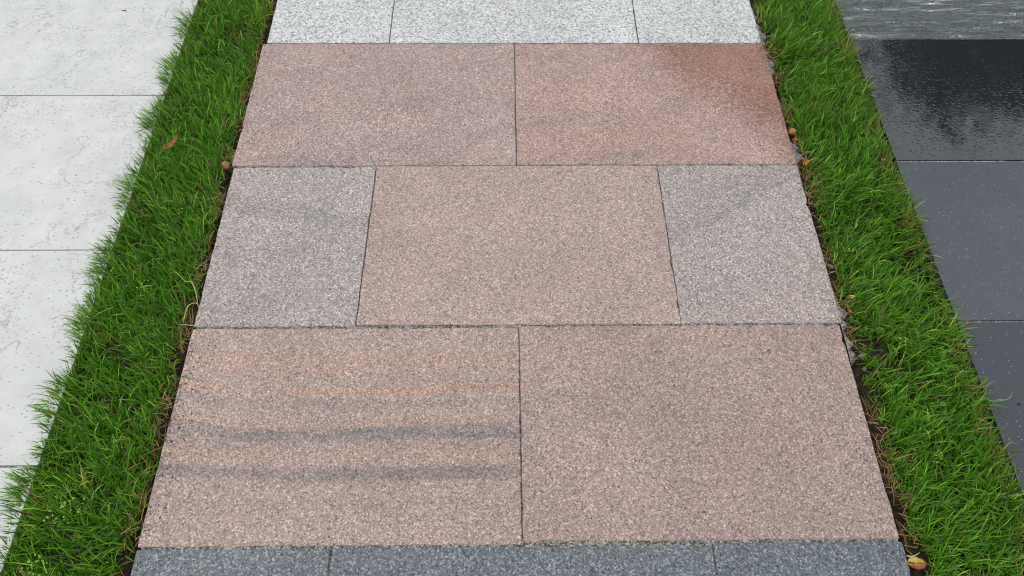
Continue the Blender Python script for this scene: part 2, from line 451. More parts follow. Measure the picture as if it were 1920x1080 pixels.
# corners measured along the joints of the path (metres)
G = {}
def rect(x0, x1, y0, y1, gx0=.0011, gx1=.0011, gy0=.0010, gy1=.0010, dy=(0, 0, 0, 0), dx=(0, 0, 0, 0)):
    return [(x0 + gx0 + dx[0], y0 + gy0 + dy[0]), (x1 - gx1 + dx[1], y0 + gy0 + dy[1]),
            (x1 - gx1 + dx[2], y1 - gy1 + dy[2]), (x0 + gx0 + dx[3], y1 - gy1 + dy[3])]
L_, R_ = -0.601, 0.603
slabs = [
    (rect(L_, -.298, -.4, -.004, gy1=.002), 'blue', 'blue grey granite slab at the near left corner of the path'),
    (rect(-.298, .300, -.4, -.003, gy1=.002, gx0=.0018, gx1=.0018), 'blue', 'wide blue grey granite slab at the near end'),
    (rect(.300, .600, -.4, .000, gy1=.002), 'blue', 'blue grey granite slab at the near right corner of the path'),
    (rect(L_, .001, -.004, .399, gy0=.002, gy1=.0030, gx1=.0008), 'banded', 'pink granite slab with blue grey and orange bands'),
    (rect(.001, .598, .001, .402, gy0=.002, gy1=.0030, gx0=.0008), 'pink_b', 'evenly speckled pink granite slab'),
    (rect(L_, -.297, .400, .799, gx1=.0009, dx=(0, -.004, 0, 0)), 'grey_l', 'mauve grey granite slab on the left'),
    (rect(-.297, .302, .401, .801, dx=(-.004, .001, 0, 0)), 'beige', 'wide beige pink granite slab in the centre'),
    (rect(.302, .604, .403, .802, gx0=.0007), 'grey_r', 'mauve grey granite slab with a slanting dark vein'),
    (rect(-.606, .001, .801, 1.200), 'pink_a', 'dull pink granite slab in the far row'),
    (rect(.001, .604, .803, 1.199), 'pink_rust', 'pink granite slab with a rust red stain'),
    (rect(-.598, -.302, 1.202, 1.6), 'white', 'white speckled granite slab on the left'),
    (rect(-.302, .302, 1.202, 1.6), 'white', 'wide white speckled granite slab'),
    (rect(.302, .602, 1.202, 1.6), 'white', 'white speckled granite slab on the right'),
    (rect(L_, 0, -.8, -.4), 'pink_a', None), (rect(0, .603, -.8, -.4), 'pink_b', None),
    (rect(L_, 0, 1.6, 2.0), 'pink_b', None), (rect(0, .603, 1.6, 2.0), 'pink_a', None),
]
for i, (cs, m, lb) in enumerate(slabs):
    slab('paving_slab', cs, M[m], path, lb, chips=0.03 if m != 'white' else 0.0)

# pale tiles: joints at y 0.131, 0.579, 1.020
ty = [-0.764, -0.316, 0.1315, 0.579, 1.020, 1.468, 2.0]
for cxi, (xa, xb) in enumerate(((-1.697, -0.797), (-2.6, -1.700))):
    for k in range(len(ty) - 1):
        g0 = .0020 if k == 2 else .0010
        g1 = .0020 if k == 1 else .0010
        slab('paving_tile', rect(xa, xb, ty[k], ty[k + 1], gx0=.0012, gx1=.0012, gy0=g0, gy1=g1), M['tile'], tiles, None, thick=0.02 + .02, jit=0.0001, bev=0.0006, step=0.05)

dm = {-0.8: 'honed', -0.4: 'honed', 0.0: 'honed2', 0.405: 'honed', 0.811: 'wet', 1.215: 'gneiss', 1.61: 'honed'}
dl = {0.0: 'darkest honed slate grey slab', 0.405: 'honed slate grey slab below the wet one', 0.811: 'polished black slab under rain water mirroring a tree', 1.215: 'grey gneiss slab with white streaks'}
ys = sorted(dm) + [2.0]
for (xa, xb) in ((.8195, 1.42), (1.4215, 2.045)):
    for k in range(len(ys) - 1):
        a, b = ys[k], ys[k + 1]
        slab('paving_slab', rect(xa, xb, a, b, gx0=0, gx1=0.001, gy0=.0022 if a in (.405, .811) else .0015, gy1=.0022 if b in (.405, .811) else .0010),
             M[dm[a]], dark, dl.get(a) if xa < 1 else None, jit=0.0001, bev=0.0008, step=0.04, z=0.0012 if a == 0.811 else 0.0)
def strip(name, x0, x1, y, w, z, mat, parent, label):
    n = 90; V = []; F = []
    for i in range(n + 1):
        x = x0 + (x1 - x0) * i / n
        for s in (-1, 1):
            V.append((x, y + s * (w / 2) + rng.normal(0, w * 0.06), z + rng.normal(0, 0.0004)))
            V.append((x, y + s * (w / 2), z - 0.004))
        if i:
            a, b = (i - 1) * 4, i * 4
            F += [(a, b, b + 2, a + 2), (a + 1, b + 1, b, a), (a + 2, b + 2, b + 3, a + 3)]
    o = mesh_obj(name, V, F, mat, parent)
    if label: o['label'] = label
    return o
strip('grout', .822, 2.03, .8108, .0030, -0.0014, M['grout'], dark, 'pale grout between the wet slab and the honed slab')
strip('grout', .822, 2.03, .4050, .0026, -0.0020, M['grout'], dark, 'pale grout line between the two honed slabs')
strip('grout', .822, 2.03, 1.2148, .0016, 0.0002, M['grout'], dark, None)

def upright_strip(x, y0, y1, w, z, dx=0.0):
    n = 40; V = []; F = []
    for i in range(n + 1):
        t = i / n; y = y0 + (y1 - y0) * t; xc = x + dx * (1 - t)
        V += [(xc - w / 2, y, z - .004), (xc - w / 2, y, z + rng.normal(0, .0002)), (xc + w / 2, y, z + rng.normal(0, .0002)), (xc + w / 2, y, z - .004)]
        if i:
            a, b = (i - 1) * 4, i * 4
            F += [(a + k, a + k + 1, b + k + 1, b + k) for k in range(3)]
    mesh_obj('joint_filling', V, F, M['joint'], path)
for (x, a, b, w, dx) in ((-.298, -.4, -.006, .0042, 0), (.300, -.4, -.003, .0042, 0), (-.297, .404, .797, .0034, -.004), (.302, .405, .799, .0030, 0), (.001, .803, 1.197, .0026, 0), (.001, .003, .394, .0030, 0), (-.302, 1.204, 1.598, .0030, 0), (.302, 1.204, 1.598, .0030, 0)):
    upright_strip(x, a, b, w, -.0010, dx)

# ------------------------------------------------------------------ soil beds
def soil_bed(x0, x1, label):
    nx, ny = 26, 320
    xs = np.linspace(x0, x1, nx); yy = np.linspace(Y0, Y1, ny)
    X, Y = np.meshgrid(xs, yy)
    Z = -0.020 + rng.normal(0, 0.0018, X.shape)
    ph = rng.uniform(0, 6, 8)
    for k in range(8):
        Z += 0.0016 * np.sin(X * (25 + 19 * k) + ph[k]) * np.sin(Y * (17 + 13 * k) + ph[-k])
    edge = np.minimum(X - x0, x1 - X) / (x1 - x0)
    Z -= 0.014 * np.clip(1 - edge * 11, 0, 1)
    V = np.stack([X, Y, Z], -1).reshape(-1, 3)
    F = [(j * nx + i, j * nx + i + 1, (j + 1) * nx + i + 1, (j + 1) * nx + i) for j in range(ny - 1) for i in range(nx - 1)]
    return tag(mesh_obj('soil', V, F, M['soil'], None, smooth=True), label, kind='structure')
soil_bed(-0.799, -0.596, 'dark damp soil under the left grass strip')
soil_bed(0.597, 0.821, 'dark damp soil under the right grass strip')

# ------------------------------------------------------------------ grass
def smooth_field(n=6, fmin=6, fmax=30):
    a = rng.uniform(fmin, fmax, n) * rng.choice([-1, 1], n); b = rng.uniform(fmin, fmax, n); p = rng.uniform(0, 6.28, n)
    return lambda x, y: sum(np.sin(a[i] * x + b[i] * y + p[i]) for i in range(n)) / n ** .5

def blades(name, root, length, width, az, tilt, bend, colour, mat, seg=4, twist=0.5, kind_label=None, cat=None):
    """all arguments arrays over the blades; a blade is a tapered, folded, arching strip"""
    N = len(length)
    s = np.linspace(0, 1, seg + 1)
    ang = tilt[:, None] + bend[:, None] * s[None, :] ** 1.3           # angle from vertical along the blade
    dl_ = length[:, None] / seg
    hx = np.zeros((N, seg + 1)); hz = np.zeros((N, seg + 1))
    for k in range(1, seg + 1):
        am = (ang[:, k] + ang[:, k - 1]) / 2
        hx[:, k] = hx[:, k - 1] + np.sin(am) * dl_[:, 0]
        hz[:, k] = hz[:, k - 1] + np.cos(am) * dl_[:, 0]
    side = rng.normal(0, 0.10, N)[:, None] * s[None, :] ** 2 * length[:, None]
    ca, sa = np.cos(az)[:, None], np.sin(az)[:, None]
    cxp = root[:, 0][:, None] + hx * ca - side * sa
    cyp = root[:, 1][:, None] + hx * sa + side * ca
    czp = root[:, 2][:, None] + hz
    prof = np.array([0.75, 1.0, 0.92, 0.62, 0.0]) if seg == 4 else np.interp(s, [0, .3, .7, 1], [0.8, 1, .8, 0.0])
    tw = rng.uniform(-twist, twist, N)[:, None] + rng.uniform(-twist, twist, N)[:, None] * s[None, :]
    wx = -sa * np.cos(tw) + ca * np.sin(tw) * np.cos(ang)
    wy = ca * np.cos(tw) + sa * np.sin(tw) * np.cos(ang)
    wz = -np.sin(tw) * np.sin(ang)
    w = width[:, None] * prof[None, :] / 2
    A = np.stack([cxp - wx * w, cyp - wy * w, czp - wz * w], -1)
    B = np.stack([cxp + wx * w, cyp + wy * w, czp + wz * w], -1)
    P = np.empty((N, 2 * seg + 1, 3))
    P[:, 0:2 * seg:2] = A[:, :seg]; P[:, 1:2 * seg:2] = B[:, :seg]; P[:, 2 * seg] = np.stack([cxp, cyp, czp], -1)[:, seg]
    nv = 2 * seg + 1
    base = (np.arange(N) * nv)[:, None]
    loops = []
    tot = []
    for k in range(seg - 1):
        loops.append(np.array([2 * k, 2 * k + 1, 2 * k + 3, 2 * k + 2])); tot.append(4)
    loops.append(np.array([2 * seg - 2, 2 * seg - 1, 2 * seg])); tot.append(3)
    pat = np.concatenate(loops)
    LI = (base + pat[None, :]).astype(np.int32).ravel()
    LT = np.tile(np.array(tot, np.int32), N)
    LS = np.concatenate([[0], np.cumsum(LT)[:-1]]).astype(np.int32)
    me = bpy.data.meshes.new(name)
    me.vertices.add(N * nv); me.vertices.foreach_set('co', P.reshape(-1).astype(np.float32))
    me.loops.add(len(LI)); me.loops.foreach_set('vertex_index', LI)
    me.polygons.add(len(LT)); me.polygons.foreach_set('loop_start', LS); me.polygons.foreach_set('loop_total', LT)
    me.polygons.foreach_set('use_smooth', np.ones(len(LT), bool))
    me.update(calc_edges=True); me.validate()
    at_ = me.color_attributes.new('blade_colour', 'FLOAT_COLOR', 'POINT')
    root_c = colour * np.array([1.15, 0.95, 0.9])          # paler, yellower sheath near the root
    cc = np.ones((N, nv, 4), np.float32)
    sv = np.array([0, 0, 1, 1, 2, 2, 3, 3, 4]) / 4.0 if seg == 4 else np.repeat(s, 2)[:nv]
    cc[:, :, :3] = root_c[:, None, :] * (1 - sv[None, :, None]) + colour[:, None, :] * sv[None, :, None]
    at_.data.foreach_set('color', cc.ravel())
    me.materials.append(mat)
    o = bpy.data.objects.new(name, me); C.objects.link(o)
    return tag(o, kind_label, cat, kind='stuff')

GA = np.array([0.036, 0.140, 0.004]); GB = np.array([0.115, 0.350, 0.013]); GC = np.array([0.240, 0.480, 0.045]); DRY = np.array([0.36, 0.27, 0.11])

def grass_strip(x0, x1, density, label, side, bare):
    W = x1 - x0; N = int(W * (Y1 - Y0) * density)
    x = rng.uniform(x0, x1, N); y = rng.uniform(Y0, Y1, N)
    nearedge = rng.random(N) < (0.16 if side < 0 else 0.08)
    x = np.where(nearedge, (x0 + rng.random(N) * .014) if side < 0 else (x1 - rng.random(N) * .014), x)
    # clumps: blades gather round tuft centres
    nt = int(N / 16)
    tx = rng.uniform(x0 - .003, x1 + .003, nt); tyy = rng.uniform(Y0, Y1, nt)
    own = rng.integers(0, nt, N)
    gather = (rng.random(N) < 0.62) & ~nearedge
    rr = np.abs(rng.normal(0, 0.0045, N)); ra = rng.uniform(0, 6.28, N)
    x = np.where(gather, tx[own] + rr * np.cos(ra), x); y = np.where(gather, tyy[own] + rr * np.sin(ra), y)
    # bare patches and ragged edges
    f1 = smooth_field(8, 20, 90); f2 = smooth_field(6, 8, 30); f3 = smooth_field(6, 10, 45)
    inner = (x - x0) if side < 0 else (x1 - x)               # distance from the edge next to the slabs/tiles
    pathd = (x1 - x) if side < 0 else (x - x0)               # distance from the edge next to the path
    keep = (pathd > 0.003 + 0.006 * (1 + f1(x * 0, y))) & (inner > -0.0012)
    for (bx, by, br, amt) in bare:
        keep &= ~((((x - bx) ** 2 + (y - by) ** 2) < (br * (1 + .3 * f1(x, y))) ** 2) & (rng.random(N) < amt))
    keep &= ~((f2(x, y) > 1.15) & (rng.random(N) < 0.55))
    x, y, own, ra, gather, pathd, inner = (q[keep] for q in (x, y, own, ra, gather, pathd, inner)); N = len(x)
    z = np.full(N, -0.019) + rng.normal(0, 0.001, N)
    L = rng.gamma(9, 0.0041, N) * (1 + 0.13 * f3(x, y)); L = np.clip(L * 0.92, 0.013, 0.055)
    short = rng.random(N) < 0.28; L = np.where(short, L * 0.6, L)
    L *= np.where(pathd < 0.02, 0.72, 1.0)
    over = np.clip(0.5 + 0.9 * f2(x * 0, y * 1.6), 0, 1.5)            # tussocks that hang over the edge of the slabs, here and there
    L *= np.where(inner < 0.03, 0.85 + (0.16 if side > 0 else 0.38) * over, 1.0)
    Wd = rng.uniform(0.0013, 0.0029, N)
    # lean: own random direction + the tuft's fan + a slow drift over the strip
    flow = (0.35 if side > 0 else 2.5) + 1.0 * f2(x * .6, y * .6)
    tuft_dir = rng.uniform(0, 6.28, nt)[own]
    vx = 0.45 * np.cos(flow) + 0.55 * np.cos(ra) * gather + 0.5 * np.cos(tuft_dir) + rng.normal(0, .45, N)
    vy = 0.45 * np.sin(flow) + 0.55 * np.sin(ra) * gather + 0.5 * np.sin(tuft_dir) + rng.normal(0, .45, N)
    vx += np.where(inner < 0.03, (0.12 if side > 0 else -0.60) * (0.3 + over), 0)
    az = np.arctan2(vy, vx)
    tilt = np.abs(rng.normal(0.30, 0.26, N)); bend = np.abs(rng.normal(0.85, 0.5, N))
    tilt = tilt + np.where(inner < 0.02, 0.22 * over, 0)
    bend = np.where(rng.random(N) < 0.10, bend + 0.9, bend)
    # colours
    u = rng.random(N)[:, None]; col = GA * (1 - u) + GB * u
    young = (rng.random(N) < 0.12 + 0.10 * np.clip(f3(y, x), 0, 1))[:, None]; col = np.where(young, GC * rng.uniform(.8, 1.3, (N, 1)), col)
    tv = rng.uniform(0.60, 1.30, nt)[own][:, None]; col = col * tv
    yel = np.clip(0.5 * f2(x + 3, y) - 0.55, 0, .35) + np.where(inner < 0.035, 0.28 if side > 0 else 0.08, 0) * (f1(y, x) > 0)
    col = col * (1 - yel[:, None]) + np.array([0.20, 0.22, 0.03]) * yel[:, None]
    dry = (rng.random(N) < 0.025 + 0.12 * (pathd < 0.022) + (0.14 if side > 0 else 0.03) * (inner < 0.025))[:, None]
    col = np.where(dry, DRY * rng.uniform(.45, 1.1, (N, 1)), col)
    return blades('grass', np.stack([x, y, z], -1), L, Wd, az, tilt, bend, col, M['grass'], kind_label=label, cat='grass')

bareL = [tuple(at(355, 600, 0)[:2]) + (0.02, .9), tuple(at(345, 560, 0)[:2]) + (0.016, .8), tuple(at(285, 1010, 0)[:2]) + (0.015, .6), tuple(at(450, 240)[:2]) + (.018, .7)]
bareR = [tuple(at(1520, 400)[:2]) + (0.020, .95), tuple(at(1545, 480)[:2]) + (0.020, .95), tuple(at(1650, 655)[:2]) + (0.020, .85), tuple(at(1628, 740)[:2]) + (0.020, .9),
         tuple(at(1720, 1050)[:2]) + (0.024, .95), tuple(at(1500, 290)[:2]) + (0.016, .95), tuple(at(1425, 60)[:2]) + (.014, .9), tuple(at(1445, 150)[:2]) + (.013, .9),
         tuple(at(1640, 250)[:2]) + (.016, .6), tuple(at(1608, 120)[:2]) + (.015, .6), tuple(at(1690, 390)[:2]) + (.012, .6), tuple(at(1560, 335)[:2]) + (.01, .8)]
grass_strip(-0.7985, -0.606, 92000, 'lush green grass strip between the pale tiles and the granite path', -1, bareL)
grass_strip(0.612, 0.812, 92000, 'lush green grass strip between the granite path and the dark slabs', 1, bareR)

def straw_litter(x0, x1, n, label, side):
    x = np.where(rng.random(n) < .6, (x1 - np.abs(rng.normal(0, .014, n))) if side < 0 else (x0 + np.abs(rng.normal(0, .014, n))),
                 np.where(rng.random(n) < .5, rng.uniform(x0, x1, n), (x0 + np.abs(rng.normal(0, .012, n))) if side < 0 else (x1 - np.abs(rng.normal(0, .014, n)))))
    x = np.clip(x, x0, x1)
    y = rng.uniform(Y0, Y1, n)
    f = smooth_field(8, 10, 60)
    k = f(x * 0, y) + rng.normal(0, .5, n) > 0.1
    x, y = x[k], y[k]; n = len(x)
    z = rng.uniform(-0.019, -0.004, n)
    L = rng.uniform(.010, .042, n); Wd = rng.uniform(.0006, .0016, n)
    az = rng.normal(1.2 if side > 0 else 2.2, 1.2, n)
    col = np.array([0.34, 0.255, 0.115]) * rng.uniform(.25, 1.25, (n, 1)); col[:, 2] *= rng.uniform(.6, 1.3, n)
    return blades('dry_straw', np.stack([x, y, z], -1), L, Wd, az, rng.uniform(1.0, 1.6, n), rng.uniform(0, .7, n), col, M['straw'], kind_label=label, cat='straw')
straw_litter(-.795, -.606, 4200, 'dry brown straw matted along the left grass strip', -1)
straw_litter(.606, .818, 4800, 'dry brown straw matted along the right grass strip', 1)

def weeds(spots, label):
    V = []; F = []; mt = m_plain('weed_leaves', (0.13, 0.30, 0.02), (0.28, 0.46, 0.06), 60, .5)
    for (px, py, n, r) in spots:
        c = at(px, py, 0.010)
        for i in range(n):
            a = random.uniform(0, 6.28); d = r * random.random() ** .6; s = random.uniform(.0009, .0021)
            x, y, z = c.x + d * math.cos(a), c.y + d * math.sin(a), .006 + random.uniform(0, .010)
            th = random.uniform(0, 6.28); tx, ty_ = random.uniform(-.5, .5), random.uniform(-.5, .5); b = len(V)
            V.append((x, y, z - .0006))
            for k in range(7):
                q = th + k * .8976; m = s * (1.35 if k == 0 else 1)
                dx, dy = m * math.cos(q), m * math.sin(q) * .85
                V.append((x + dx, y + dy, z + tx * dx + ty_ * dy))
            F += [(b, b + 1 + k, b + 1 + (k + 1) % 7) for k in range(7)]
    return tag(mesh_obj('weeds', V, F, mt), label, 'weeds', kind='stuff')
weeds([(60, 1062, 30, .022), (135, 955, 26, .024), (100, 975, 10, .018), (308, 425, 7, .016), (335, 395, 6, .014), (385, 130, 5, .012), (270, 535, 6, .014), (215, 830, 7, .018)],
      'small light green weed leaves growing among the left grass')
weeds([(1540, 500, 8, .01), (1690, 640, 12, .012), (1760, 860, 12, .014), (1600, 470, 8, .01)], 'small light green weed leaves growing among the right grass')

# ------------------------------------------------------------------ mortar haunch, stones
def lump(name, loc, size, mat, seed, parent=None, rz=0.0, sub=2, rough=0.22, flat=1.0):
    r = random.Random(seed)
    bm = bmesh.new(); bmesh.ops.create_icosphere(bm, subdivisions=sub, radius=1.0)
    ax = [Vector((r.uniform(-1, 1), r.uniform(-1, 1), r.uniform(-1, 1))).normalized() for _ in range(7)]
    am = [r.uniform(.3, 1) * rough for _ in ax]
    for v in bm.verts:
        p = v.co.copy(); s = 1.0
        for a, k in zip(ax, am):
            s -= k * max(0, p.dot(a) - 0.55) * 1.6
        v.co = Vector((p.x * size[0], p.y * size[1], p.z * size[2])) * s
    me = bpy.data.meshes.new(name); bm.to_mesh(me); bm.free()
    me.materials.append(mat)
    o = bpy.data.objects.new(name, me); C.objects.link(o); o.location = loc; o.rotation_euler = (0, 0, rz)
    if parent: o.parent = parent
    return o

def haunch(ya, yb, wmax, seed):
    """broken concrete edging stuck to the path's right flank"""
    r = np.random.default_rng(seed)
    n = int((yb - ya) / 0.004); V = []; F = []
    ph = r.uniform(0, 6, 4)
    for i in range(n + 1):
        y = ya + (yb - ya) * i / n
        e = math.sin(math.pi * i / n) ** 0.4
        w = wmax * e * (0.55 + 0.25 * math.sin(y * 60 + ph[0]) + 0.2 * math.sin(y * 190 + ph[1]) + r.normal(0, .09))
        w = max(w, 0.0008)
        zt = -0.0012 - 0.003 * (1 - e)
        V += [(0.600, y, zt - 0.0005), (0.600 + w * .55, y + r.normal(0, .0006), zt + r.normal(0, .0007)), (0.600 + w, y + r.normal(0, .001), zt - 0.003 + r.normal(0, .001)), (0.600 + w * 1.15, y, -0.034)]
        if i:
            a, b = (i - 1) * 4, i * 4
            F += [(a + k, a + k + 1, b + k + 1, b + k) for k in range(3)]
    return mesh_obj('mortar_edge', V, F, M['mortar'], path)
haunch(1.03, 1.34, 0.021, 1); haunch(.775, .895, 0.023, 2); haunch(.32, .47, 0.022, 3); haunch(0.60, 0.63, 0.010, 4)

stone_m = m_plain('grey_pebble', (0.06, 0.055, 0.05), (0.17, 0.16, 0.15), 160)
for i, (px, py, s, lb) in enumerate(((1617, 668, .0070, 'small grey pebble wedged between the pink slab and the right grass'),
                                     (1622, 692, .0055, 'smallest grey pebble beside the pink slab, nearer of the two'),
                                     (1559, 500, .006, 'pale grey stone chip in the soil beside the mauve slab'),
                                     (1512, 362, .0055, 'tiny whitish stone chip in the soil near the orange leaf'))):
    p = at(px, py, -0.008)
    tag(lump('pebble', (p.x, p.y, -0.010 + s * .2), (s, s * .75, s * .7), stone_m, 20 + i, rz=i), lb, 'pebble', 'pebbles along the right side of the path')
# crumbs of soil and grit
def crumbs(name, x0, x1, n, label, mat, smin, smax, ybias):
    V = []; F = []
    tet = [(1, 1, 1), (-1, -1, 1), (-1, 1, -1), (1, -1, -1)]
    octv = [(1, 0, 0), (-1, 0, 0), (0, 1, 0), (0, -1, 0), (0, 0, 1), (0, 0, -1)]
    octf = [(0, 2, 4), (2, 1, 4), (1, 3, 4), (3, 0, 4), (2, 0, 5), (1, 2, 5), (3, 1, 5), (0, 3, 5)]
    for i in range(n):
        s = random.uniform(smin, smax); x = random.uniform(x0, x1); y = random.uniform(Y0 + .1, Y1 - .1)
        z = -0.026 + random.uniform(0, .008); b = len(V)
        for o_ in octv: V.append((x + s * (o_[0] + random.uniform(-.3, .3)), y + s * (o_[1] + random.uniform(-.3, .3)), z + s * .8 * (o_[2] + random.uniform(-.3, .3))))
        F += [tuple(b + q for q in f) for f in octf]
    return tag(mesh_obj(name, V, F, mat), label, 'soil', kind='stuff')
crumbs('soil_crumbs', .603, .640, 1700, 'crumbs of dark soil beside the right flank of the path', M['soil'], .001, .0042, 0)
crumbs('soil_crumbs', -.634, -.604, 1300, 'crumbs of dark soil beside the left flank of the path', M['soil'], .001, .0038, 0)

def specks(label, boxes, mat, smin, smax):
    V = []; F = []
    for (x0, x1, y0, y1, n, edge) in boxes:
        for i in range(n):
            s = random.uniform(smin, smax) ; u = random.random() ** edge
            x = x0 + (x1 - x0) * u; y = random.uniform(y0, y1); b = len(V); a = random.uniform(0, 3.14); e = random.uniform(.5, 2.6)
            for k in range(6):
                q = k * 1.0472; dx = s * e * math.cos(q) * random.uniform(.6, 1.2); dy = s * math.sin(q) * random.uniform(.6, 1.2)
                V.append((x + dx * math.cos(a) - dy * math.sin(a), y + dx * math.sin(a) + dy * math.cos(a), .0004))
            V.append((x, y, .0006 + s * .5))
            F += [(b + k, b + (k + 1) % 6, b + 6) for k in range(6)]
    return tag(mesh_obj('soil_specks', V, F, mat), label, 'soil', kind='stuff')
dirt_m = m_plain('dirt_specks', (0.035, 0.022, 0.015), (0.13, 0.075, 0.05), 200, .8)
specks('dark specks of soil and bits scattered on the granite path', [
    (-.600, -.545, .17, .40, 210, 2.2), (-.598, -.560, .02, .17, 60, 2.0), (-.600, -.560, .42, 1.15, 90, 2.6), (.598, .560, .02, 1.3, 130, 2.6),
    (-.59, .59, .404, .396, 60, 1), (-.59, .59, -.003, .001, 60, 1), (-.59, .59, .799, .802, 70, 1), (-.58, .58, 0, 1.3, 90, 1), (-.0015, .0015, .01, .39, 50, 1)], dirt_m, .0004, .0013)

# ------------------------------------------------------------------ nuts and leaves
nut_m = m_plain('orange_brown_nut', (0.24, 0.075, 0.015), (0.56, 0.24, 0.055), 180, 0.42)
red_m = m_plain('red_brown_nut', (0.12, 0.022, 0.012), (0.34, 0.075, 0.032), 160, 0.38)
brown_m = m_plain('light_brown_nut', (0.20, 0.085, 0.030), (0.46, 0.25, 0.12), 140, 0.4)
cap_m = m_plain('nut_cup', (0.06, 0.025, 0.012), (0.16, 0.07, 0.03), 300, 0.8)
def nut(name, px, py, r, mat, label, rot, z=-0.004):
    p = at(px, py, z)
    o = bpy.data.objects.new(name, None); C.objects.link(o)
    o.location = (p.x, p.y, z); o.rotation_euler = rot; o.empty_display_size = .01
    tag(o, label, 'nut', 'fallen nuts beside the path')
    V, F = [], []; n = 18; prof = [(0.0, -0.95), (.45, -.88), (.80, -.55), (1.0, -.05), (.95, .35), (.72, .75), (.38, 1.02), (.12, 1.16), (0, 1.30)]
    for (a, h) in prof:
        for k in range(n):
            q = 1 + .03 * math.sin(k * 2.1) ; V.append((r * a * q * math.cos(k * 2 * math.pi / n), r * a * q * math.sin(k * 2 * math.pi / n), r * h))
    for j in range(len(prof) - 1):
        for k in range(n): F.append((j * n + k, j * n + (k + 1) % n, (j + 1) * n + (k + 1) % n, (j + 1) * n + k))
    mesh_obj('shell', V, F, mat, o, smooth=True)
    V, F = [], []; prof = [(0.0, -1.12), (.55, -1.05), (.92, -.70), (1.07, -.30), (1.04, -.16), (.97, -.16)]
    for j, (a, h) in enumerate(prof):
        for k in range(n):
            q = 1 + .05 * ((k + j) % 2); V.append((r * a * q * math.cos(k * 2 * math.pi / n), r * a * q * math.sin(k * 2 * math.pi / n), r * h))
    for j in range(len(prof) - 1):
        for k in range(n): F.append((j * n + k, j * n + (k + 1) % n, (j + 1) * n + (k + 1) % n, (j + 1) * n + k))
    mesh_obj('cup', V, F, cap_m, o)
    return o
nut('nut', 1485, 247, .0085, nut_m, 'bright orange brown nut beside the rust stained slab, the farther of the pair', (1.0, .3, .4))
nut('nut', 1491, 264, .0072, red_m, 'dark red nut beside the rust stained slab, just nearer than the orange one', (1.2, -.5, 2.2), -.007)
nut('nut', 422, 311, .0095, brown_m, 'light brown nut between the left grass strip and the path', (1.3, .2, 1.9), -.003)

def leaf(name, px, py, length, width, mat, label, rz, curl=0.6, tilt=(0, 0), z=0.0, seed=0, lobes=0.06):
    """thin curled leaf with raised midrib, two-sided thickness"""
    r = random.Random(seed)
    p = at(px, py, z)
    nu, nv = 14, 9
    top = []
    for i in range(nu):
        u = i / (nu - 1); w = width * (math.sin(math.pi * (0.04 + 0.93 * u)) ** 0.75) * (1 + lobes * math.sin(u * 21 + seed))
        for j in range(nv):
            v = j / (nv - 1) * 2 - 1
            th = v * curl * 1.6
            yy = w / 2 * (math.sin(th) / (curl * 1.6) if curl > .05 else v)
            zz = w / 2 * (1 - math.cos(th)) / max(curl * 1.6, .1) + 0.10 * width * math.sin(u * 5 + seed) * (.3 + abs(v)) - (.05 * width if j == nv // 2 else 0)
            top.append(((u - .5) * length, yy + .08 * width * math.sin(u * 4 + 1), zz + curl * length * .22 * (2 * u - 1) ** 2))
    n = len(top); V = top + [(a, b, c - 0.00045) for a, b, c in top]; F = []
    for i in range(nu - 1):
        for j in range(nv - 1):
            a = i * nv + j; F.append((a, a + nv, a + nv + 1, a + 1)); F.append((n + a, n + a + 1, n + a + nv + 1, n + a + nv))
    rim = [i * nv for i in range(nu)] + [(nu - 1) * nv + j for j in range(1, nv)] + [i * nv + nv - 1 for i in range(nu - 2, -1, -1)] + [j for j in range(nv - 2, 0, -1)]
    for a, b in zip(rim, rim[1:] + rim[:1]): F.append((a, b, n + b, n + a))
    o = bpy.data.objects.new(name, None); C.objects.link(o); o.location = (p.x, p.y, z); o.rotation_euler = (tilt[0], tilt[1], rz); o.empty_display_size = .01
    tag(o, label, 'leaf')
    mesh_obj('leaf_blade', V, F, mat, o, smooth=True)
    # stalk and midrib
    sv, sf = [], []
    N = 12
    for i in range(N):
        u = i / (N - 1); x = -length * .68 + u * length * 1.1; rad = .0007 * (1 - .6 * u)
        zc = curl * length * .22 * min(1, (2 * (x / length)) ** 2) + 0.0002
        for k in range(5): sv.append((x, rad * math.cos(k * 1.2566) + .08 * width * math.sin(max(0, x / length + .5) * 4 + 1), zc + rad * math.sin(k * 1.2566)))
        if i:
            for k in range(5): sf.append(((i - 1) * 5 + k, (i - 1) * 5 + (k + 1) % 5, i * 5 + (k + 1) % 5, i * 5 + k))
    mesh_obj('stalk', sv, sf, cap_m, o)
    return o
lf_brown = m_plain('dry_brown_leaf', (0.20, 0.075, 0.025), (0.50, 0.25, 0.09), 150, 0.6)
lf_orange = m_plain('orange_leaf', (0.30, 0.09, 0.012), (0.66, 0.32, 0.04), 110, 0.5)
def m_yellow():
    t = NT('yellow_leaf_browning')
    x, y, z = t.xyz()
    f = t.math('ADD', t.math('MULTIPLY', y, 60), t.noise(140, 4))
    return t.fin(t.ramp(f, [(0.25, (0.20, 0.06, 0.012)), (0.5, (0.42, 0.19, 0.03)), (0.62, (0.55, 0.45, 0.06)), (1.0, (0.62, 0.55, 0.13))]), 0.45, t.bump(t.noise(250, 3), .5, .0006))
lf_red = m_plain('reddish_leaf', (0.12, 0.025, 0.012), (0.34, 0.10, 0.045), 150, 0.6)
leaf('leaf', 318, 273, .052, .014, lf_brown, 'narrow dry brown leaf curled up on the left grass strip', 1.15, .8, (.2, .05), .030, 2, .12)
leaf('leaf', 1508, 306, .026, .019, lf_orange, 'bright orange leaf curled beside the far right of the grey slab', 1.3, .8, (.3, .2), -.004, 5)
